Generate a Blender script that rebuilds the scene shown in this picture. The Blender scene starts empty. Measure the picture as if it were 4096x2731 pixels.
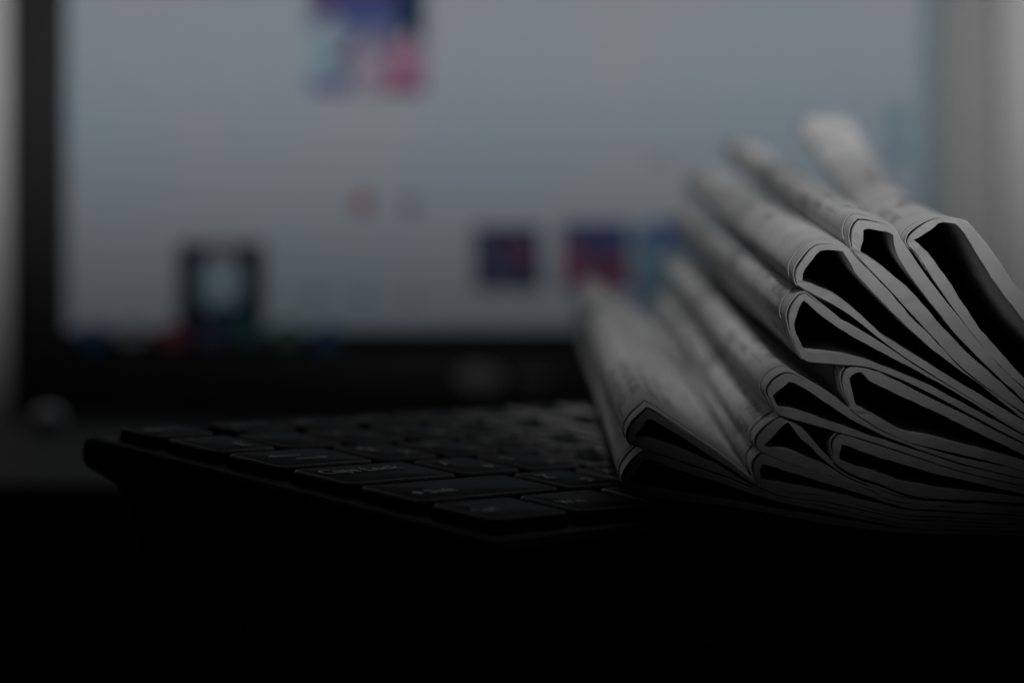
import bpy, bmesh, math, random
from mathutils import Vector, Matrix
random.seed(7)
R = math.radians
sc = bpy.context.scene
C = sc.collection

# ------------------------------------------------------------------ camera
F_PX, CX, CY = 9671.0, 2048.0, 1365.5          # focal length and centre in photograph pixels
H, PHI = 0.060, R(1.18)                        # camera height over the desk, pitch down
CAM = Vector((0, 0, H))
FWD = Vector((0, math.cos(PHI), -math.sin(PHI)))
UP = Vector((0, math.sin(PHI), math.cos(PHI)))
RT = Vector((1, 0, 0))
def P(px, py, d):                              # pixel + distance along the axis -> point
    return CAM + RT * ((px - CX) / F_PX * d) + UP * ((CY - py) / F_PX * d) + FWD * d
cd = bpy.data.cameras.new('camera'); cam = bpy.data.objects.new('camera', cd); C.objects.link(cam)
cam.location = CAM; cam.rotation_euler = (R(90) - PHI, 0, 0)
cd.lens = 85.0; cd.sensor_width = 36.0; cd.sensor_fit = 'HORIZONTAL'
cd.clip_start = 0.01; cd.clip_end = 50
cd.dof.use_dof = True; cd.dof.focus_distance = 0.472; cd.dof.aperture_fstop = 6.3
sc.camera = cam

# ------------------------------------------------------------------ world and lamps
w = bpy.data.worlds.new('World'); sc.world = w; w.use_nodes = True
w.node_tree.nodes['Background'].inputs[0].default_value = (1, 1, 1, 1)
w.node_tree.nodes['Background'].inputs[1].default_value = 0.0009
sc.view_settings.view_transform = 'Standard'; sc.view_settings.look = 'None'
sc.view_settings.exposure = 0; sc.view_settings.gamma = 1; sc.view_settings.use_curve_mapping = False
sc.cycles.use_denoising = True
sc.cycles.max_bounces = 6; sc.cycles.diffuse_bounces = 2; sc.cycles.glossy_bounces = 3
sc.cycles.caustics_reflective = False; sc.cycles.caustics_refractive = False

def spot(name, loc, direction, half, blend, energy, radius):
    l = bpy.data.lights.new(name, 'SPOT'); o = bpy.data.objects.new(name, l); C.objects.link(o)
    o.location = loc; o.rotation_euler = Vector(direction).to_track_quat('-Z', 'Y').to_euler()
    l.spot_size = 2 * R(half); l.spot_blend = blend; l.energy = energy; l.shadow_soft_size = radius
    return o
def elev(e, yaw=0):                            # direction pointing away from the camera, e degrees up, yaw to the right
    return Vector((math.sin(R(yaw)) * math.cos(R(e)), math.cos(R(yaw)) * math.cos(R(e)), math.sin(R(e))))
# added spot for the newspapers: its cone edge darkens the foot of the stack
spot('paper_fade_spot', (0.035, 0.09, 0.36), elev(-30.7, 5.0), 10.1, 1.0, 6.4, 0.025)
# added spot that brightens the far ends of the papers
spot('far_end_fill', (0.165, 0.73, 0.80), (0, 0.02, -1), 11.0, 1.0, 13.5, 0.05)
# added spot above the camera: lights screen and wall, cone edge fades them downwards
spot('backdrop_fade_spot', (-0.05, -0.05, 0.27), elev(64.9), 80.0, 0.19, 13.8, 0.02)
# added area light, out of view: makes the glare on the lid's right rim
al = bpy.data.lights.new('bezel_glare_fill', 'AREA'); ao = bpy.data.objects.new('bezel_glare_fill', al); C.objects.link(ao)
al.shape = 'RECTANGLE'; al.size = 0.10; al.size_y = 0.40; al.energy = 0.0068; al.spread = R(24)
ao.location = (0.375, 0.0, 0.27)
ao.rotation_euler = (P(3865, 500, 0.958) - ao.location).to_track_quat('-Z', 'Y').to_euler()

# ------------------------------------------------------------------ helpers
def mat(name, col, rough=0.6, metallic=0.0, spec=0.5, noise=0.0, nscale=200.0, bump=0.0, bscale=800.0):
    m = bpy.data.materials.new(name); m.use_nodes = True
    nt = m.node_tree; b = nt.nodes['Principled BSDF']
    b.inputs['Roughness'].default_value = rough; b.inputs['Metallic'].default_value = metallic
    b.inputs['Specular IOR Level'].default_value = spec
    col = (*col, 1) if len(col) == 3 else col
    b.inputs['Base Color'].default_value = col
    if noise or bump:
        tc = nt.nodes.new('ShaderNodeTexCoord')
    if noise:
        n = nt.nodes.new('ShaderNodeTexNoise'); n.inputs['Scale'].default_value = nscale; n.inputs['Detail'].default_value = 5
        nt.links.new(tc.outputs['Object'], n.inputs['Vector'])
        r = nt.nodes.new('ShaderNodeValToRGB')
        r.color_ramp.elements[0].position = 0.3; r.color_ramp.elements[1].position = 0.7
        r.color_ramp.elements[0].color = tuple(c * (1 - noise) for c in col[:3]) + (1,)
        r.color_ramp.elements[1].color = tuple(min(1, c * (1 + noise)) for c in col[:3]) + (1,)
        nt.links.new(n.outputs['Fac'], r.inputs['Fac']); nt.links.new(r.outputs['Color'], b.inputs['Base Color'])
    if bump:
        n2 = nt.nodes.new('ShaderNodeTexNoise'); n2.inputs['Scale'].default_value = bscale; n2.inputs['Detail'].default_value = 4
        nt.links.new(tc.outputs['Object'], n2.inputs['Vector'])
        bp = nt.nodes.new('ShaderNodeBump'); bp.inputs['Strength'].default_value = bump; bp.inputs['Distance'].default_value = 0.0003
        nt.links.new(n2.outputs['Fac'], bp.inputs['Height']); nt.links.new(bp.outputs['Normal'], b.inputs['Normal'])
    return m
def screen_mat(name, col, glow, tint=0.0):
    m = mat(name, col, 0.75, 0, 0.15); nt = m.node_tree; b = nt.nodes['Principled BSDF']
    b.inputs['Emission Color'].default_value = (*col, 1); b.inputs['Emission Strength'].default_value = glow
    if tint:
        tc = nt.nodes.new('ShaderNodeTexCoord'); n = nt.nodes.new('ShaderNodeTexNoise')
        n.inputs['Scale'].default_value = 14; n.inputs['Detail'].default_value = 1
        nt.links.new(tc.outputs['Object'], n.inputs['Vector'])
        r = nt.nodes.new('ShaderNodeValToRGB'); e = r.color_ramp.elements
        e[0].position = 0.35; e[0].color = (col[0] * (1 - tint), col[1] * 1.01, col[2] * (1 + tint * .5), 1)
        e[1].position = 0.65; e[1].color = (col[0] * (1 + tint * .35), col[1], col[2] * .99, 1)
        nt.links.new(n.outputs['Fac'], r.inputs['Fac'])
        nt.links.new(r.outputs['Color'], b.inputs['Base Color']); nt.links.new(r.outputs['Color'], b.inputs['Emission Color'])
    return m
def link(name, me, m, parent=None, mw=None):
    o = bpy.data.objects.new(name, me); C.objects.link(o)
    if m is not None and not me.materials: me.materials.append(m)
    if parent is not None: o.parent = parent
    if mw is not None: o.matrix_local = mw
    return o
def mesh(name, verts, faces, smooth=False):
    me = bpy.data.meshes.new(name); me.from_pydata([tuple(v) for v in verts], [], faces)
    bm = bmesh.new(); bm.from_mesh(me); bmesh.ops.recalc_face_normals(bm, faces=bm.faces); bm.to_mesh(me); bm.free()
    if smooth: me.shade_smooth()
    return me
def tag(o, label=None, cat=None, group=None, kind=None):
    if label: o['label'] = label
    if cat: o['category'] = cat
    if group: o['group'] = group
    if kind: o['kind'] = kind
    return o
def empty(name, loc):
    o = bpy.data.objects.new(name, None); C.objects.link(o); o.location = loc; o.empty_display_size = 0.02
    return o
def box_mesh(name, x0, x1, y0, y1, z0, z1, bev=0.0, seg=2):
    bm = bmesh.new(); bmesh.ops.create_cube(bm, size=1)
    for v in bm.verts:
        v.co = Vector((x0 if v.co.x < 0 else x1, y0 if v.co.y < 0 else y1, z0 if v.co.z < 0 else z1))
    if bev: bmesh.ops.bevel(bm, geom=bm.edges[:], offset=bev, segments=seg, affect='EDGES', profile=0.5)
    me = bpy.data.meshes.new(name); bm.to_mesh(me); bm.free()
    if bev: me.shade_smooth()
    return me

M = dict(
    wall=mat('white_wall', (.86, .86, .86), .9, noise=.02, nscale=6),
    desk=mat('black_desk', (.005, .005, .005), .9, spec=0.0, noise=.25, nscale=60, bump=.1),
    bezel=mat('black_bezel', (.036, .036, .037), .16, spec=.9, noise=.1, nscale=50),
    alu=mat('grey_laptop_shell', (.045, .045, .045), .6, spec=.07, noise=.05, nscale=300),
    pale=mat('pale_metal', (.42, .42, .42), .5, metallic=1.0),
    badge=mat('badge_metal', (.5, .5, .5), .4),
    case=mat('keyboard_case_black', (.020, .020, .020), .6, spec=.03, noise=.15, nscale=400, bump=.12, bscale=1500),
    key=mat('key_black', (.012, .012, .012), .5, spec=.009, noise=.2, nscale=500, bump=.15, bscale=2500),
    legend=mat('legend_grey', (.36, .36, .36), .6),
    edge=mat('key_edge_highlight', (.36, .36, .36), .5, spec=.1, noise=.3, nscale=900),  # lighter grey on the bevels, a highlight along the key edges painted as colour
)

# ------------------------------------------------------------------ setting
dk = link('desk', box_mesh('desk', -1.2, 1.2, -0.15, 1.0, -0.04, 0, .004), M['desk']); tag(dk, kind='structure')
wl = link('wall', box_mesh('wall', -1.6, 1.6, 1.005, 1.09, -0.6, 1.4), M['wall']); tag(wl, kind='structure')

# ------------------------------------------------------------------ laptop
LD = 0.958
lap = empty('laptop', P(2030, 1655, LD))
tag(lap, 'open laptop with a dark bezel showing a pale web page, behind the papers', 'laptop')
lap.rotation_euler = (-PHI, 0, 0)
inv = Matrix.Translation(lap.location) @ Matrix.Rotation(-PHI, 4, 'X'); inv = inv.inverted()
def LP(px, py, off=0.0):                       # point on the lid plane, off = metres towards the viewer (laptop space)
    return inv @ (P(px, py, LD) - FWD * off)
def rect(px0, py0, px1, py1, off, thick, name, m, parent, bev=0.0):
    a, b = LP(px0, py1, off), LP(px1, py0, off)
    me = box_mesh(name, a.x, b.x, a.y, a.y + thick, a.z, b.z, bev)
    return link(name, me, m, parent)
def ellipse(px, py, rx, ry, off, name, m, parent, rot=0.0, n=28):
    vs, k = [], F_PX / LD
    c = LP(px, py, off)
    for y in (0, .00004):
        for i in range(n):
            t = 2 * math.pi * i / n; ex, ez = rx / k * math.cos(t), ry / k * math.sin(t)
            vs.append((c.x + ex * math.cos(rot) - ez * math.sin(rot), c.y + y, c.z + ex * math.sin(rot) + ez * math.cos(rot)))
    fs = [list(range(n)), list(range(n, 2 * n))[::-1]] + [[i, (i + 1) % n, n + (i + 1) % n, n + i] for i in range(n)]
    return link(name, mesh(name, vs, fs), m, parent)
# lid: back shell and four bezel bars butted end to end
SX0, SX1, SY0, SY1 = 268, 3742, -552, 1402     # display edges in photograph pixels
BX0, BX1, BY0, BY1 = 40, 3985, -690, 1655      # lid edges
a, b = LP(BX0, BY1, -.0012), LP(BX1, BY0, -.0012)
link('lid_shell', box_mesh('lid_shell', a.x, b.x, a.y, a.y + .006, a.z, b.z, .0015), M['alu'], lap)
for (x0, y0, x1, y1) in ((BX0, BY0, SX0, BY1), (SX1, BY0, BX1, BY1), (SX0, BY0, SX1, SY0), (SX0, SY1, SX1, BY1)):
    rect(x0, y0, x1, y1, .0012, .0022, 'bezel', M['bezel'], lap)
GL = 0.055
def col(r, g, b_): return tuple(((c / 255 + .055) / 1.055) ** 2.4 for c in (r, g, b_))
scr = rect(SX0, SY0, SX1, SY1, .0002, .0010, 'screen', screen_mat('screen_page', (.470, .518, .566), GL * 1.15, .085), lap)
scr['label'] = 'glowing pale web page with small pictures'
_cache = {}
def sm(r, g, b_):
    if (r, g, b_) not in _cache: _cache[(r, g, b_)] = screen_mat('screen_ink', tuple(.62 * (.88 * c + .12 * sum(col(r, g, b_)) / 3) for c in col(r, g, b_)), GL * 1.4)
    return _cache[(r, g, b_)]
lvl = [0]
def pic(x0, y0, x1, y1, c, layer=1, name='picture'):
    lvl[0] += 1
    return rect(x0, y0, x1, y1, .0002 + layer * .00008 + lvl[0] * .000002, .00004, name, sm(*c), scr)
def blob(x, y, rx, ry, c, layer=2, rot=0):
    lvl[0] += 1
    return ellipse(x, y, rx, ry, .0002 + layer * .00008 + lvl[0] * .000002, 'picture_shape', sm(*c), scr, rot)
# large picture at the top
pic(1240, -300, 1700, 376, (150, 160, 205))
pic(1240, -300, 1590, 60, (120, 95, 160), 2, 'picture_shape'); pic(1580, -300, 1700, 165, (40, 70, 110), 2, 'picture_shape')
blob(1470, 50, 130, 50, (80, 110, 190), 3); blob(1310, 215, 85, 110, (190, 225, 240), 3); blob(1490, 280, 85, 130, (215, 205, 225), 3)
blob(1395, 210, 22, 60, (150, 100, 150), 4); blob(1620, 260, 90, 110, (215, 155, 190), 3); pic(1530, 330, 1640, 376, (190, 80, 140), 3, 'picture_shape')
pic(1640, 330, 1700, 376, (150, 60, 150), 4, 'picture_shape'); pic(1240, 330, 1390, 376, (135, 125, 190), 3, 'picture_shape')
# dark portrait picture with a pale oval
pic(712, 972, 1058, 1318, (10, 32, 48)); blob(886, 1130, 84, 150, (175, 208, 225), 2); blob(886, 1010, 55, 34, (160, 120, 140), 3)
blob(900, 1270, 75, 60, (40, 100, 130), 3)
# row of small pictures
pic(1895, 905, 2165, 1158, (75, 90, 125)); blob(2060, 1010, 70, 70, (150, 75, 125)); blob(1985, 1060, 55, 50, (110, 110, 150), 3); pic(2090, 1060, 2150, 1145, (20, 28, 48), 3, 'picture_shape')
pic(2245, 890, 2520, 1060, (60, 95, 160)); pic(2245, 945, 2400, 1165, (160, 100, 130), 2, 'picture_shape'); pic(2400, 1010, 2520, 1165, (150, 85, 120), 3, 'picture_shape')
pic(2535, 905, 2790, 1240, (120, 160, 190)); blob(2660, 930, 90, 45, (70, 100, 190), 2); blob(2620, 1010, 60, 90, (130, 185, 205), 3)
for (x0, y0, x1, y1, cols_) in ((1250, 10, 1690, 366, ((120, 110, 180), (205, 215, 235), (95, 85, 150), (225, 190, 215), (60, 85, 140))),
                               (1925, 930, 2140, 1135, ((35, 45, 80), (120, 70, 120), (90, 110, 150), (20, 24, 40))),
                               (2275, 915, 2500, 1135, ((120, 60, 95), (70, 95, 150), (185, 130, 150), (60, 50, 90))),
                               (2545, 915, 2780, 1230, ((90, 120, 190), (150, 190, 215), (70, 110, 160), (160, 150, 190))),
                               (830, 1230, 960, 1310, ((10, 24, 40), (50, 100, 130), (18, 40, 62)))):
    for q in range(9):
        rr = random.uniform(14, 34)
        blob(random.uniform(x0 + 30, x1 - 30), random.uniform(y0 + 30, y1 - 30), rr, rr * random.uniform(.7, 1.5), random.choice(cols_), 5)
# small marks in the page
for (x, y, rx, ry, c) in ((1450, 815, 36, 44, (190, 105, 135)), (1640, 825, 28, 44, (160, 155, 195)), (1255, 1182, 20, 26, (140, 140, 165)),
                          (1450, 1190, 18, 22, (130, 160, 175)), (1645, 1190, 20, 26, (130, 165, 175)), (3590, 480, 44, 55, (150, 200, 215)),
                          (3590, 610, 40, 45, (140, 180, 205)), (2640, 640, 60, 20, (200, 200, 215))):
    blob(x, y, rx, ry, c, 1)
pic(3690, -552, 3742, 1310, (150, 190, 205), 1, 'scroll_bar')
# task bar with round icons
tb = pic(268, 1318, 3742, 1402, (16, 18, 26), 3, 'task_bar')
for x, y, c in ((375, 1338, (45, 95, 140)), (530, 1330, (150, 155, 160)), (690, 1340, (140, 75, 90)), (845, 1335, (85, 85, 120)),
                (995, 1325, (60, 115, 110)), (1150, 1330, (85, 130, 115)), (1305, 1340, (50, 100, 150))):
    lvl[0] += 1
    ellipse(x, y, 58, 46, .0006 + lvl[0] * .000002, 'icon', sm(*c), scr)
# badge on the lower bezel
ellipse(1915, 1508, 95, 42, .0016, 'badge', M['badge'], lap)['label'] = 'small bright oval badge on the lower bezel'
rect(2060, 1490, 2200, 1524, .0016, .0004, 'badge', mat('badge_dark', (.2, .2, .2), .4), lap)['label'] = 'small dull bar badge on the lower bezel'
# base
hz = (P(2030, 1655, LD)).z
lb = Matrix.Rotation(PHI, 4, 'X')              # base children sit level on the desk
def base_part(name, x0, x1, y0, y1, z0, z1, m, bev=0):   # world coordinates
    me = box_mesh(name, x0, x1, y0, y1, z0, z1, bev)
    me.transform(inv)
    return link(name, me, m, lap)
bx0, bx1 = P(BX0, 1600, LD).x, P(BX1, 1600, LD).x
bm = bmesh.new(); bmesh.ops.create_cube(bm, size=1)         # wedge-shaped base, thin towards the user
for v in bm.verts:
    top = v.co.z > 0
    v.co = Vector((bx0 if v.co.x < 0 else bx1, .953 if v.co.y > 0 else (.800 if top else .742), hz - .0008 if top else .0012))
bmesh.ops.bevel(bm, geom=bm.edges[:], offset=.0006, segments=2, affect='EDGES', profile=.5)
me = bpy.data.meshes.new('base'); bm.to_mesh(me); bm.free(); me.transform(inv); link('base', me, M['alu'], lap)
for x in (bx0 + .02, bx1 - .02):
    for y in (.800, .935): base_part('rubber_foot', x - .006, x + .006, y - .004, y + .004, 0, .0014, M['case'])
for x in (bx0 + .03, bx1 - .03): base_part('hinge', x - .012, x + .012, .9535, .9605, .002, hz + .0005, M['bezel'], .001)
bm = bmesh.new(); bmesh.ops.create_uvsphere(bm, u_segments=32, v_segments=16, radius=.0058)
for f in bm.faces: f.smooth = True
bmesh.ops.scale(bm, vec=(1, 1, .95), verts=bm.verts)
me = bpy.data.meshes.new('power_button'); bm.to_mesh(me); bm.free()
c = P(192, 1716, .845); me.transform(inv @ Matrix.Translation((c.x, .845, hz + .0030)))
link('power_button', me, M['pale'], lap)

# ------------------------------------------------------------------ keyboard (pose solved from the key corners)
KA, KT = R(47.65), R(6.72)
O_ = CAM + RT * -.0569 + UP * -.0223 + FWD * .4828
U_ = Vector((math.cos(KA), math.sin(KA), 0))
V_ = Vector((math.sin(KA) * math.cos(KT), -math.cos(KA) * math.cos(KT), -math.sin(KT)))
N_ = U_.cross(-V_).normalized()
KM = Matrix(((U_.x, -V_.x, N_.x, O_.x), (U_.y, -V_.y, N_.y, O_.y), (U_.z, -V_.z, N_.z, O_.z), (0, 0, 0, 1)))
kb = empty('keyboard', (0, 0, 0)); kb.matrix_world = KM
tag(kb, 'black keyboard with flat keys and grey lettering, turned diagonally on the desk', 'keyboard')
# local space: x along the rows, y away from the user, z out of the key tops
PITCH, KW, KH = .01905, .0160, .0026
ROWS = [(2, .0120), (1, KW), (0, KW), (-1, KW), (-2, KW), (-3, KW)]
def row_y(r): return {2: .0345, 1: PITCH, 0: 0, -1: -PITCH, -2: -2 * PITCH, -3: -3 * PITCH}[r]  # y of rear edge
def key_mesh(wd, dp):
    # rounded slab: wider skirt, softly bevelled top
    bm = bmesh.new()
    def ring(ins, z, r, n=5):
        out = []
        for (cx, cy, a0) in ((wd - ins - r, -ins - r, 0), (ins + r, -ins - r, 90), (ins + r, -dp + ins + r, 180), (wd - ins - r, -dp + ins + r, 270)):
            for i in range(n):
                t = R(a0 + 90 * i / (n - 1)); out.append(bm.verts.new((cx + r * math.cos(t), cy + r * math.sin(t), z)))
        return out
    rings = [ring(-.0003, -KH, .0013), ring(0, -.0006, .0013), ring(.00012, -.0002, .0013), ring(.0004, 0, .0013)]
    for a_, b_ in zip(rings, rings[1:]):
        n = len(a_)
        for i in range(n): bm.faces.new((a_[i], a_[(i + 1) % n], b_[(i + 1) % n], b_[i]))
    top = rings[-1]
    cen = bm.verts.new((wd / 2, -dp / 2, -.0002))
    for i in range(len(top)): bm.faces.new((top[i], top[(i + 1) % len(top)], cen))
    me = bpy.data.meshes.new('key'); bm.to_mesh(me); bm.free(); me.shade_smooth()
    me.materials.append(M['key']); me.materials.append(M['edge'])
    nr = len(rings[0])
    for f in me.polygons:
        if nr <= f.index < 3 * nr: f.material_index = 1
    return me
KEYM = {}
_txt = {}
def text_mesh(s, size):
    if (s, size) in _txt: return _txt[(s, size)]
    cu = bpy.data.curves.new('legend', 'FONT'); cu.body = s; cu.size = size; cu.extrude = .00003; cu.offset = size * .012
    o = bpy.data.objects.new('legend', cu); C.objects.link(o)
    dg = bpy.context.evaluated_depsgraph_get(); me = bpy.data.meshes.new_from_object(o.evaluated_get(dg))
    bpy.data.objects.remove(o); me.name = 'legend'; me.materials.clear(); me.materials.append(M['legend'])
    _txt[(s, size)] = me
    return me
def legend(key, s, x, y, size):
    link('legend', text_mesh(s, size), M['legend'], key, Matrix.Translation((x, y, .00004)))
def arrow(key, x, y, ln, d, hollow=False):
    h, t = .0011, .00028
    pts = [(-ln / 2, -t), (ln / 2 - .002, -t), (ln / 2 - .002, -h), (ln / 2, 0), (ln / 2 - .002, h), (ln / 2 - .002, t), (-ln / 2, t)]
    vs = [(x + px * d, y + py, .00006) for px, py in pts]
    link('legend', mesh('legend', vs, [list(range(7))]), M['legend'], key)
def up_arrow(key, x, y):
    pts = [(-.0006, -.0013), (.0006, -.0013), (.0006, 0), (.0014, 0), (0, .0015), (-.0014, 0), (-.0006, 0)]
    link('legend', mesh('legend', [(x + a_, y + b_, .00006) for a_, b_ in pts], [list(range(7))]), M['legend'], key)
def add_key(u, r, units, dp, main='', alt='', small=False):
    wd = units * PITCH - (PITCH - KW)
    kk = (round(wd, 5), dp)
    if kk not in KEYM: KEYM[kk] = key_mesh(wd, dp)
    o = link('key', KEYM[kk], None, kb, Matrix.Translation((u * PITCH, row_y(r), 0)))
    if main == '<tab>':
        arrow(o, .0098, -.0062, .0088, -1); arrow(o, .0142, -.0098, .0088, 1)
    elif main == '<shift>':
        up_arrow(o, .0060, -.0098); legend(o, 'Shift', .0085, -.0110, .0042)
    elif main:
        if small: legend(o, main, .0022, -dp * .62, .0040)
        else: legend(o, main, .0028, -.0068, .0050)
    if alt: legend(o, alt, .0095, -.0128, .0046)
    return o
add_key(0, 2, 1, .012, 'Esc', '', True)
for i in range(12): add_key(1.25 + i + .25 * (i // 4) * 0, 2, 1, .012, 'F%d' % (i + 1), '', True)
add_key(13.25, 2, 1.75, .012, 'Del', '', True)
for i, (a_, b_) in enumerate(zip('`1234567890-=', 'Ё!"№;%:?*()_+')): add_key(i, 1, 1, KW, a_, b_)
add_key(13, 1, 2, KW, 'Backspace', '', True)
add_key(0, 0, 1.5, KW, '<tab>')
for i, (a_, b_) in enumerate(zip('QWERTYUIOP[]', 'ЙЦУКЕНГШЩЗХЪ')): add_key(1.5 + i, 0, 1, KW, a_, b_)
add_key(13.5, 0, 1.5, KW, '\\', '/')
add_key(0, -1, 1.75, KW, 'Caps Lock', '', False)
for i, (a_, b_) in enumerate(zip("ASDFGHJKL;'", 'ФЫВАПРОЛДЖЭ')): add_key(1.75 + i, -1, 1, KW, a_, b_)
add_key(12.75, -1, 2.25, KW, 'Enter')
add_key(0, -2, 2.25, KW, '<shift>')
for i, (a_, b_) in enumerate(zip('ZXCVBNM,./', 'ЯЧСМИТЬБЮ.')): add_key(2.25 + i, -2, 1, KW, a_, b_)
add_key(12.25, -2, 2.75, KW, 'Shift')
u0 = 0
for wd, nm in ((1.25, 'Ctrl'), (1.25, 'Win'), (1.25, 'Alt'), (6.25, ''), (1.25, 'Alt'), (1.25, 'Fn'), (1.25, 'Menu'), (1.25, 'Ctrl')):
    add_key(u0, -3, wd, KW, nm, '', True); u0 += wd
# case: a side profile (y, z) pushed along the rows; the underside lifts to a thin lip at the rear
YR, YF = .0345 + .0068, -3 * PITCH - KW - .007
zt = -KH
def floor_z(y):                                 # local z where the desk lies below the case at y (world z = 0.0006)
    return (.0006 - O_.z + V_.z * y) / N_.z
prof = [(YR - .002, zt), (YR - .0006, zt - .0008), (YR, zt - .0025), (YR - .0003, zt - .0052), (YR - .002, zt - .0064), (YR - .008, zt - .0075)]
for i in range(1, 7):
    t = i / 6; y = YR - .008 - .014 * math.sin(t * math.pi / 2); z0 = zt - .0075
    prof.append((y, z0 + (floor_z(y) - z0) * (1 - math.cos(t * math.pi / 2))))
prof += [(YF + .004, floor_z(YF + .004)), (YF + .0008, floor_z(YF) + .0015), (YF, zt - .005), (YF + .0006, zt - .0012), (YF + .002, zt)]
XL, XR = -.0046, 15 * PITCH - .0030 + .0052
n = len(prof)
cy_ = sum(p[0] for p in prof) / n
vs, fs = [], []
stn = [(XL, .0016), (XL + .0004, .0006), (XL + .0015, 0), (XR - .0015, 0), (XR - .0004, .0006), (XR, .0016)]
zc = zt - .004
for x, ins in stn:
    for (y, z) in prof:
        vs.append((x, y + (ins if y < cy_ else -ins), z - ins * .5 if z > zc else z))
for k in range(len(stn) - 1):
    for i in range(n): fs.append((k * n + i, k * n + (i + 1) % n, (k + 1) * n + (i + 1) % n, (k + 1) * n + i))
fs += [list(range(n)), list(range((len(stn) - 1) * n, len(stn) * n))[::-1]]
link('case', mesh('case', vs, fs), M['case'], kb)

# ------------------------------------------------------------------ newspapers
def c1(*p): return [(2700 + .5935 * x, 800 + .5935 * y) for x, y in p]
def c2(*p): return [(2300 + .6698 * x, 1050 + .6698 * y) for x, y in p]
def c3(*p): return [(3300 + .6378 * x, 1200 + .6378 * y) for x, y in p]
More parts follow.
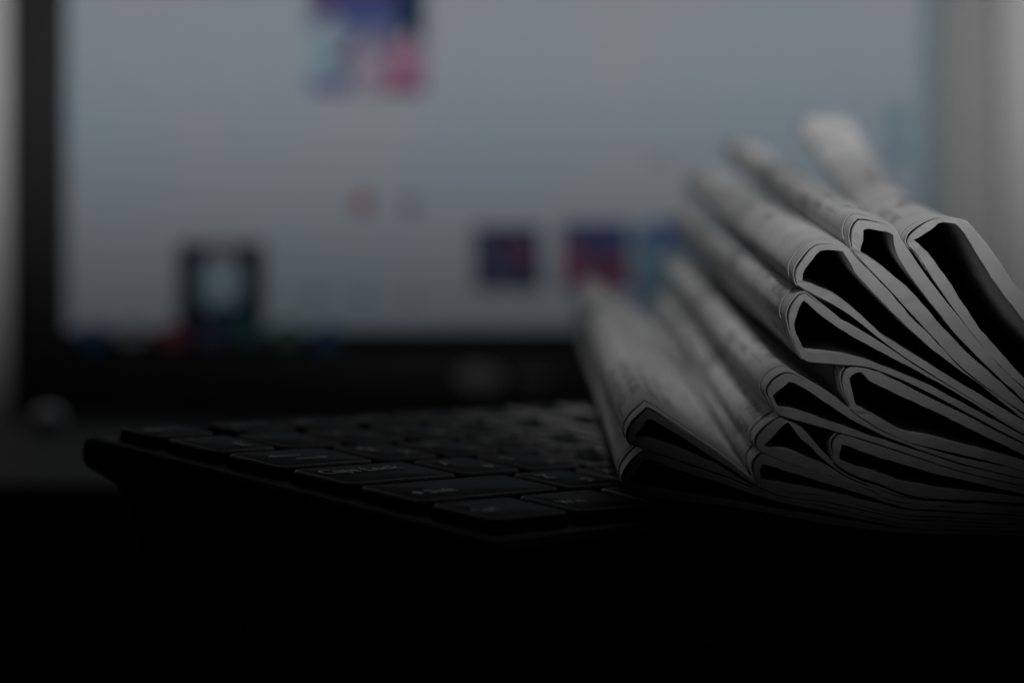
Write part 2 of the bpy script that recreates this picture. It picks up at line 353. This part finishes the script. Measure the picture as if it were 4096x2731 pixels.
# each: outer edge upwards from the fold, inner edge upwards, inner edge downwards, outer edge downwards
PAPERS = dict(
 A=(c1((1568,278),(1590,235),(1660,175),(1740,130),(1800,118),(1950,140),(1985,165),(2070,265),(2130,340),(2240,500),(2352,650)),
    c1((1610,268),(1640,255),(1720,205),(1790,147),(1905,160),(1945,215),(2020,335),(2130,515),(2260,695),(2352,810)),
    c1((1610,268),(1710,360),(1830,520),(2040,850),(2120,940),(2352,1200)),
    c1((1568,278),(1575,305),(1640,375),(1760,560),(1930,800),(2090,1000),(2352,1262))),
 B=(c1((1190,270),(1195,215),(1215,165),(1245,138),(1350,150),(1470,180),(1500,240),(1550,312),(1700,530),(1940,830),(2352,1285)),
    c1((1247,345),(1268,270),(1272,190),(1365,205),(1465,218),(1478,300),(1500,380),(1600,530),(1760,740),(1900,910),(2080,1095),(2352,1350)),
    c1((1247,345),(1400,450),(1560,580),(1780,830),(1960,1020),(2180,1215),(2352,1372)),
    c1((1190,270),(1195,310),(1215,360),(1480,640),(1560,730),(1720,900),(1960,1150),(2352,1435))),
 C=(c1((815,510),(830,460),(870,400),(910,345),(960,308),(1060,298),(1165,325),(1250,420),(1400,560),(1580,780),(1720,910),(1860,1060),(2000,1185),(2352,1445)),
    c1((860,545),(868,487),(965,350),(1013,335),(1140,347),(1170,400),(1215,490),(1350,640),(1540,830),(1780,1045),(2100,1275),(2352,1478)),
    c1((860,545),(1130,670),(1270,790),(1430,940),(1540,1000),(1830,1180),(2352,1490)),
    c1((815,510),(820,550),(845,585),(1150,755),(1420,965),(1700,1155),(2352,1545))),
 D=(c1((765,810),(770,760),(800,690),(840,645),(872,628),(1050,755),(1110,810),(1190,850),(1420,990),(1700,1175),(2352,1552)),
    c1((800,830),(830,740),(860,665),(1000,790),(1130,880),(1400,1030),(1560,1110),(1900,1300),(2352,1580)),
    c1((800,830),(810,890),(855,985),(890,1045),(1050,1040),(1180,1050),(1340,1095),(1700,1240),(2352,1590)),
    c1((765,810),(780,900),(830,1020),(880,1082),(1050,1100),(1160,1110),(1340,1135),(1700,1290),(2352,1635))),
 E=(c1((1130,1225),(1140,1165),(1170,1130),(1245,1116))+c3((305,436),(420,495),(600,592),(900,737),(1248,905)),
    c1((1195,1290),(1175,1193),(1243,1147))+c3((280,505),(450,592),(680,692),(980,842),(1248,970)),
    c1((1195,1290),(1225,1405))+c3((340,745),(430,800),(520,850),(640,862),(760,890),(1000,945),(1248,1005)),
    c1((1130,1225),(1142,1300),(1190,1400))+c3((165,690),(330,800),(420,840),(560,898),(830,962),(1000,1002),(1248,1072))),
 F=(c2((1148,775),(1160,740),(1200,695),(1260,663),(1320,675))+c3((0,577),(165,697),(330,812),(420,850),(560,907),(830,990),(1248,1080)),
    c2((1180,793),(1285,707),(1310,718),(1395,768))+c3((0,642),(100,705),(180,758),(340,838),(600,938),(850,1022),(1248,1118)),
    c2((1180,793),(1213,868),(1300,890),(1400,915))+c3((0,760),(120,795),(280,850),(480,910),(850,1032),(1248,1124)),
    c2((1148,775),(1160,805),(1200,885),(1240,915))+c3((0,802),(80,826),(270,880),(500,955),(850,1070),(1248,1165))),
 H=(c3((48,930),(55,885),(85,848),(110,843),(270,890),(500,965),(850,1078),(1248,1172)),
    c3((92,960),(103,902),(340,988),(700,1090),(1248,1215)),
    c3((92,960),(93,1010),(200,1055),(340,1090),(480,1145),(700,1185),(1248,1235)),
    c3((48,930),(55,985),(78,1035),(200,1105),(340,1150),(520,1220),(700,1245),(1248,1275))),
 G=(c2((1085,1085),(1100,1040),(1170,965),(1240,922),(1280,918),(1340,980),(1400,1045))+c3((0,975),(78,1042),(200,1112),(340,1158),(520,1228),(700,1252),(1248,1282)),
    c2((1132,1092),(1272,950),(1290,968),(1340,1040),(1400,1095))+c3((0,1010),(100,1085),(200,1137),(500,1243),(1248,1300)),
    c2((1132,1092),(1150,1108),(1300,1140))+c3((0,1030),(100,1092),(200,1143),(500,1249),(1248,1304)),
    c2((1085,1085),(1110,1125),(1200,1165),(1360,1222))+c3((0,1090),(100,1122),(300,1195),(500,1272),(1248,1325))),
 I=(c2((1068,1225),(1075,1195),(1110,1152),(1150,1150),(1300,1215))+c3((0,1095),(100,1130),(300,1203),(500,1280),(1248,1332)),
    c2((1105,1250),(1117,1200),(1300,1258))+c3((0,1147),(300,1240),(500,1305),(1248,1352)),
    c2((1105,1250),(1115,1308),(1250,1328))+c3((0,1200),(300,1270),(500,1320),(1248,1360)),
    c2((1068,1225),(1075,1275),(1100,1322),(1250,1370))+c3((0,1225),(300,1305),(500,1345),(1248,1385))),
 J=(c2((318,1045),(328,1000),(370,940),(420,893),(445,880),(600,975),(840,1135),(1090,1322),(1250,1380))+c3((0,1232),(500,1352),(1248,1392)),
    c2((357,1043),(443,925),(620,1030),(840,1175),(1080,1332),(1250,1400))+c3((0,1262),(500,1372),(1248,1405)),
    c2((357,1043),(450,1062),(620,1110),(840,1200),(1080,1345),(1250,1406))+c3((0,1270),(500,1378),(1248,1410)),
    c2((318,1045),(325,1070),(345,1085),(600,1172),(900,1275),(1090,1350),(1250,1420))+c3((0,1290),(500,1398),(1248,1425))),
 K=(c2((292,1300),(300,1265),(350,1190),(410,1135),(430,1128),(560,1170),(780,1250),(940,1305),(1090,1362))+c3((0,1297),(500,1405),(1248,1432)),
    c2((320,1308),(425,1163),(560,1222),(780,1288),(940,1342),(1200,1425))+c3((0,1325),(500,1430),(1248,1450)),
    c2((320,1308),(400,1355),(600,1392),(900,1428),(1200,1475))+c3((0,1360),(500,1440),(1248,1455)),
    c2((292,1300),(298,1330),(380,1385),(600,1422),(900,1455),(1200,1505))+c3((0,1400),(500,1460),(1248,1480))),
)
D0 = 0.468
SHIFT = dict(A=(.0165,.0470),B=(.0050,.0405),C=(.0027,.0362),D=(.0008,.0336),E=(.0006,.0330),F=(.0004,.0328),H=(.0002,.0326),G=(0,.0324),I=(-.0004,.0323),J=(-.0008,.0322),K=(-.0008,.0321))
LENGTH = dict(A=0.336,B=0.330,C=0.330,D=0.325,E=0.314,F=0.325,H=0.314,G=0.321,I=0.321,J=0.328,K=0.321)
LABEL = dict(
 A='topmost folded newspaper of the stack, with the widest black opening',
 B='second newspaper from the top, its squarish fold under the topmost one',
 C='third newspaper from the top, with a broad black opening behind a flat-topped fold',
 D='newspaper with a tall upright fold, directly under the third from the top',
 E='newspaper set back to the right under the one with the tall upright fold',
 F='newspaper with a small pointed opening, halfway down the stack on its left side',
 H='thin newspaper set back to the right in the lower half of the stack',
 G='newspaper with a low triangular opening, fourth from the bottom of the stack',
 I='flat newspaper with a small opening resting on the two lowest ones',
 J='upper of the two newspapers that stick out to the left at the bottom',
 K='lowest newspaper of the stack, sticking out left over the keyboard')

def paper_mat(name, ink, seed):
    m = mat(name, (.74, .74, .74), .92, spec=.2); nt = m.node_tree; b = nt.nodes['Principled BSDF']; L = nt.links.new
    N = nt.nodes.new
    tc = N('ShaderNodeTexCoord')
    fib = N('ShaderNodeTexNoise'); fib.inputs['Scale'].default_value = 1400; fib.inputs['Detail'].default_value = 4
    L(tc.outputs['Object'], fib.inputs['Vector'])
    big = N('ShaderNodeTexNoise'); big.inputs['Scale'].default_value = 90; L(tc.outputs['Object'], big.inputs['Vector'])
    bp = N('ShaderNodeBump'); bp.inputs['Strength'].default_value = .35; bp.inputs['Distance'].default_value = .0002
    L(fib.outputs['Fac'], bp.inputs['Height']); L(bp.outputs['Normal'], b.inputs['Normal'])
    r = N('ShaderNodeValToRGB'); e = r.color_ramp.elements
    e[0].position = .3; a0, a1 = (.53, .65) if ink else (.66, .77)
    e[0].color = (a0, a0, a0, 1); e[1].position = .7; e[1].color = (a1, a1, a1, 1)
    L(big.outputs['Fac'], r.inputs['Fac'])
    last = r.outputs['Color']
    if ink:
        uv = N('ShaderNodeUVMap')
        sp = N('ShaderNodeSeparateXYZ'); L(uv.outputs['UV'], sp.inputs[0])
        def math_(op, a_, b_=None, c_=None):
            n_ = N('ShaderNodeMath'); n_.operation = op
            for i, v in enumerate((a_, b_, c_)):
                if v is None: continue
                if isinstance(v, (int, float)): n_.inputs[i].default_value = v
                else: L(v, n_.inputs[i])
            return n_.outputs[0]
        # text lines run along the fold (v); lines are stacked round the fold (u)
        line = math_('LESS_THAN', math_('FRACT', math_('MULTIPLY', sp.outputs['X'], 1 / .0042)), .62)
        mp = N('ShaderNodeMapping'); mp.inputs['Scale'].default_value = (260, 420, 1); mp.inputs['Location'].default_value = (seed * 3.7, seed * 1.3, 0)
        L(uv.outputs['UV'], mp.inputs['Vector'])
        wn = N('ShaderNodeTexNoise'); wn.inputs['Scale'].default_value = 1; wn.inputs['Detail'].default_value = 2; L(mp.outputs['Vector'], wn.inputs['Vector'])
        word = math_('GREATER_THAN', wn.outputs['Fac'], .47)
        mp2 = N('ShaderNodeMapping'); mp2.inputs['Scale'].default_value = (55, 38, 1); mp2.inputs['Location'].default_value = (seed * 1.7, seed * 5.1, 0)
        L(uv.outputs['UV'], mp2.inputs['Vector'])
        bn = N('ShaderNodeTexVoronoi'); bn.inputs['Scale'].default_value = 1; bn.distance = 'CHEBYCHEV'; L(mp2.outputs['Vector'], bn.inputs['Vector'])
        sc_ = N('ShaderNodeSeparateColor'); L(bn.outputs['Color'], sc_.inputs[0])
        textblock = math_('GREATER_THAN', sc_.outputs[0], .30)
        photo = math_('GREATER_THAN', sc_.outputs[1], .86)
        notedge = math_('LESS_THAN', bn.outputs['Distance'], .43)
        margin = math_('GREATER_THAN', sp.outputs['Y'], .011)
        t_ = math_('MULTIPLY', math_('MULTIPLY', line, word), math_('MULTIPLY', textblock, notedge))
        ph = math_('MULTIPLY', photo, notedge)
        inkf = math_('MULTIPLY', math_('MAXIMUM', math_('MULTIPLY', t_, .5), math_('MULTIPLY', ph, .42)), margin)
        mx = N('ShaderNodeMix'); mx.data_type = 'RGBA'
        L(inkf, mx.inputs['Factor']); L(last, mx.inputs['A']); mx.inputs['B'].default_value = (.06, .06, .06, 1)
        last = mx.outputs['Result']
    L(last, b.inputs['Base Color'])
    return m
M['page'] = paper_mat('newsprint_plain', False, 0)
PRINT = [paper_mat('newsprint_printed', True, s + 1) for s in range(4)]

def densify(pts, n, smooth):
    p = [Vector(q) for q in pts]
    if smooth:                                  # Catmull-Rom through the traced points
        q = []
        for i in range(len(p) - 1):
            a_, b_, c_, d_ = p[max(i - 1, 0)], p[i], p[i + 1], p[min(i + 2, len(p) - 1)]
            for k in range(8):
                t = k / 8
                q.append(.5 * ((2 * b_) + (c_ - a_) * t + (2 * a_ - 5 * b_ + 4 * c_ - d_) * t * t + (3 * b_ - a_ - 3 * c_ + d_) * t ** 3))
        p = q + [p[-1]]
    acc = [0]
    for a_, b_ in zip(p, p[1:]): acc.append(acc[-1] + (b_ - a_).length)
    out = []; j = 0
    for i in range(n):
        t = acc[-1] * (i / (n - 1)) ** 1.35     # denser near the fold
        while j < len(p) - 2 and acc[j + 1] < t: j += 1
        s = (t - acc[j]) / max(acc[j + 1] - acc[j], 1e-6)
        out.append(p[j].lerp(p[j + 1], min(1, s)))
    return out
def extend(pts):                                # beyond the right edge of the picture the leaves settle on one another
    x, y = pts[-1]
    k = lambda t: (4700 + 0 * t, 0)
    y2 = 1770 + (y - 1186) * (400 / 958.0)
    y2 = max(y2, y) if y > 1770 else y2
    end = []
    y5 = 1830 + (y - 1186) * (350 / 958.0)
    for t in (.25, .5, .75, 1.0):
        e_ = 1 - (1 - t) ** 2
        end.append((4096 + 1050 * t, y + (y5 - y) * e_))
    return end
NH = 56
def strip(name, outer, inner, z0, length, shift, m, parent, org, wave, close=0.0):
    """a folded bundle: outer and inner outline (pixels at the front plane), pushed back along the fold"""
    n = len(outer)
    st = [0, .0012, .005, .012, .03, .06, .10, .15, .20, .25, length - z0]
    st = [s for s in st if s < length - z0] + [length - z0]
    V, Fc, UV = [], [], []
    base_o = [P(p.x, p.y, D0) for p in outer]; base_i = [P(p.x, p.y, D0) for p in inner]
    arc = [0]
    for a_, b_ in zip(base_o, base_o[1:]): arc.append(arc[-1] + (b_ - a_).length)
    jit = [random.uniform(-1, 1) for _ in range(n)]
    wg = [1 - .55 * max(0.0, min(1.0, (p.x - 3820) / 380)) for p in outer] if shift[2] > 1 else [1.0] * n
    wx = [.007 * max(0.0, min(1.0, (p.x - 3640) / 230)) * (1 - max(0.0, min(1.0, (p.x - 3870) / 300))) for p in outer] if shift[2] > 1 else [0.0] * n
    def pos(b_, i, s):
        d = s * (1 - (16 * wx[i] if s > .15 else 0) * (s / .33) ** 3) + z0; t = d / .30
        q = b_ + RT * (shift[0] * wg[i] * t + wx[i] * t * t) + UP * (shift[1] * wg[i] * .97 * t ** shift[2]) + FWD * d
        q += UP * (wave[0] * math.sin(t * wave[1] + wave[2]) - wave[0] * math.sin(wave[2])) * min(1, d / .03)
        if s == 0: q += FWD * (.00016 * jit[i] * 1)
        return q - org
    K_ = len(st)
    for s in st:
        for i in range(n): V.append(pos(base_o[i], i, s)); UV.append((arc[i], s + z0))
        e_ = max(0.0, min(1.0, (s + z0 - .05) / .16)); e_ = close * e_ * e_ * (3 - 2 * e_)
        for i in range(n): V.append(pos(base_i[i].lerp((base_i[i] + base_i[n - 1 - i]) / 2, e_ * .93), i, s)); UV.append((arc[i] + .31, s + z0 + .17))
    for k in range(K_ - 1):
        o0, o1 = k * 2 * n, (k + 1) * 2 * n
        for i in range(n - 1):
            Fc.append((o0 + i, o0 + i + 1, o1 + i + 1, o1 + i))
            Fc.append((o0 + n + i + 1, o0 + n + i, o1 + n + i, o1 + n + i + 1))
        Fc.append((o0 + n, o0, o1, o1 + n)); Fc.append((o0 + n - 1, o0 + 2 * n - 1, o1 + 2 * n - 1, o1 + n - 1))
    c0 = len(V)
    for k in (0, K_ - 1):                       # end caps with their own vertices so that the cut edge stays crisp
        for j in range(2 * n): V.append(V[k * 2 * n + j]); UV.append((UV[k * 2 * n + j][0], .0))
    for i in range(n - 1):
        Fc.append((c0 + i + 1, c0 + i, c0 + n + i, c0 + n + i + 1))
        f0 = c0 + 2 * n
        Fc.append((f0 + i, f0 + i + 1, f0 + n + i + 1, f0 + n + i))
    me = bpy.data.meshes.new(name); me.from_pydata([tuple(v) for v in V], [], Fc); me.shade_smooth()
    lay = me.uv_layers.new(name='UVMap')
    for lp in me.loops: lay.data[lp.index].uv = UV[lp.vertex_index]
    return link(name, me, m, parent)
def offset(path, mm, fn=None):
    out = []; n = len(path)
    for i, p in enumerate(path):
        t = (path[min(i + 1, n - 1)] - path[max(i - 1, 0)]).normalized()
        nrm = Vector((-t.y, t.x))               # path runs from upper right round the fold to lower right -> outside
        out.append(p + nrm * (mm * (fn(i) if fn else 1) / 1000 * F_PX / D0))
    return out
for idx, key in enumerate(PAPERS):
    ou, iu, il, ol = [list(q) for q in PAPERS[key]]
    for q in (ou, iu, il, ol): q += extend(q)
    o_u, o_l = densify(ou, NH, True), densify(ol, NH, True)
    i_u, i_l = densify(iu, NH, False), densify(il, NH, False)
    for q in i_u[2:] + i_l[2:]: q += Vector((random.uniform(-1.6, 1.6), random.uniform(-1.6, 1.6)))
    outer = o_u[::-1] + o_l[1:]; inner = i_u[::-1] + i_l[1:]
    org = P(ol[0][0] + 120, ol[2][1] + 10, D0)
    root = empty('newspaper', org)
    tag(root, LABEL[key], 'newspaper', 'folded newspapers stacked on the keyboard')
    wave = (random.uniform(.0002, .0005), random.uniform(5, 8), random.uniform(0, 3))
    zf = random.uniform(-.0008, .0008)
    strip('page_bundle', outer, inner, zf, LENGTH[key], SHIFT[key] + ((1.25,) if key == 'A' else (1.0,)), M['page'], root, org, wave, 1.0)
    # outer sheets: only round the fold and over the upper leaf
    mid = NH - 1
    seg = list(range(10, mid + 9))
    sub = [outer[i] for i in seg]
    bell = [math.exp(-((j - (len(seg) - 12)) / 4.2) ** 2) for j in range(len(seg))]
    g = [.015 + .46 * q for q in bell]
    nrm1 = offset(sub, 1)
    a_in = [p + (q - p) * g[j] for j, (p, q) in enumerate(zip(sub, nrm1))]
    a_out = [p + (q - p) * (g[j] + .20) for j, (p, q) in enumerate(zip(sub, nrm1))]
    strip('inner_wrap', a_out, a_in, zf + .0004, LENGTH[key] - .001, SHIFT[key] + ((1.25,) if key == 'A' else (1.0,)), M['page'], root, org, wave)
    b_in = [p + (q - p) * (g[j] + .215 + .16 * bell[j]) for j, (p, q) in enumerate(zip(sub, nrm1))]
    b_out = [p + (q - p) * (g[j] + .33 + .22 * bell[j]) for j, (p, q) in enumerate(zip(sub, nrm1))]
    strip('cover_sheet', b_out, b_in, zf + random.uniform(.007, .010), LENGTH[key] + .001, SHIFT[key] + ((1.25,) if key == 'A' else (1.0,)), PRINT[idx % 4], root, org, wave)
bpy.context.view_layer.update()
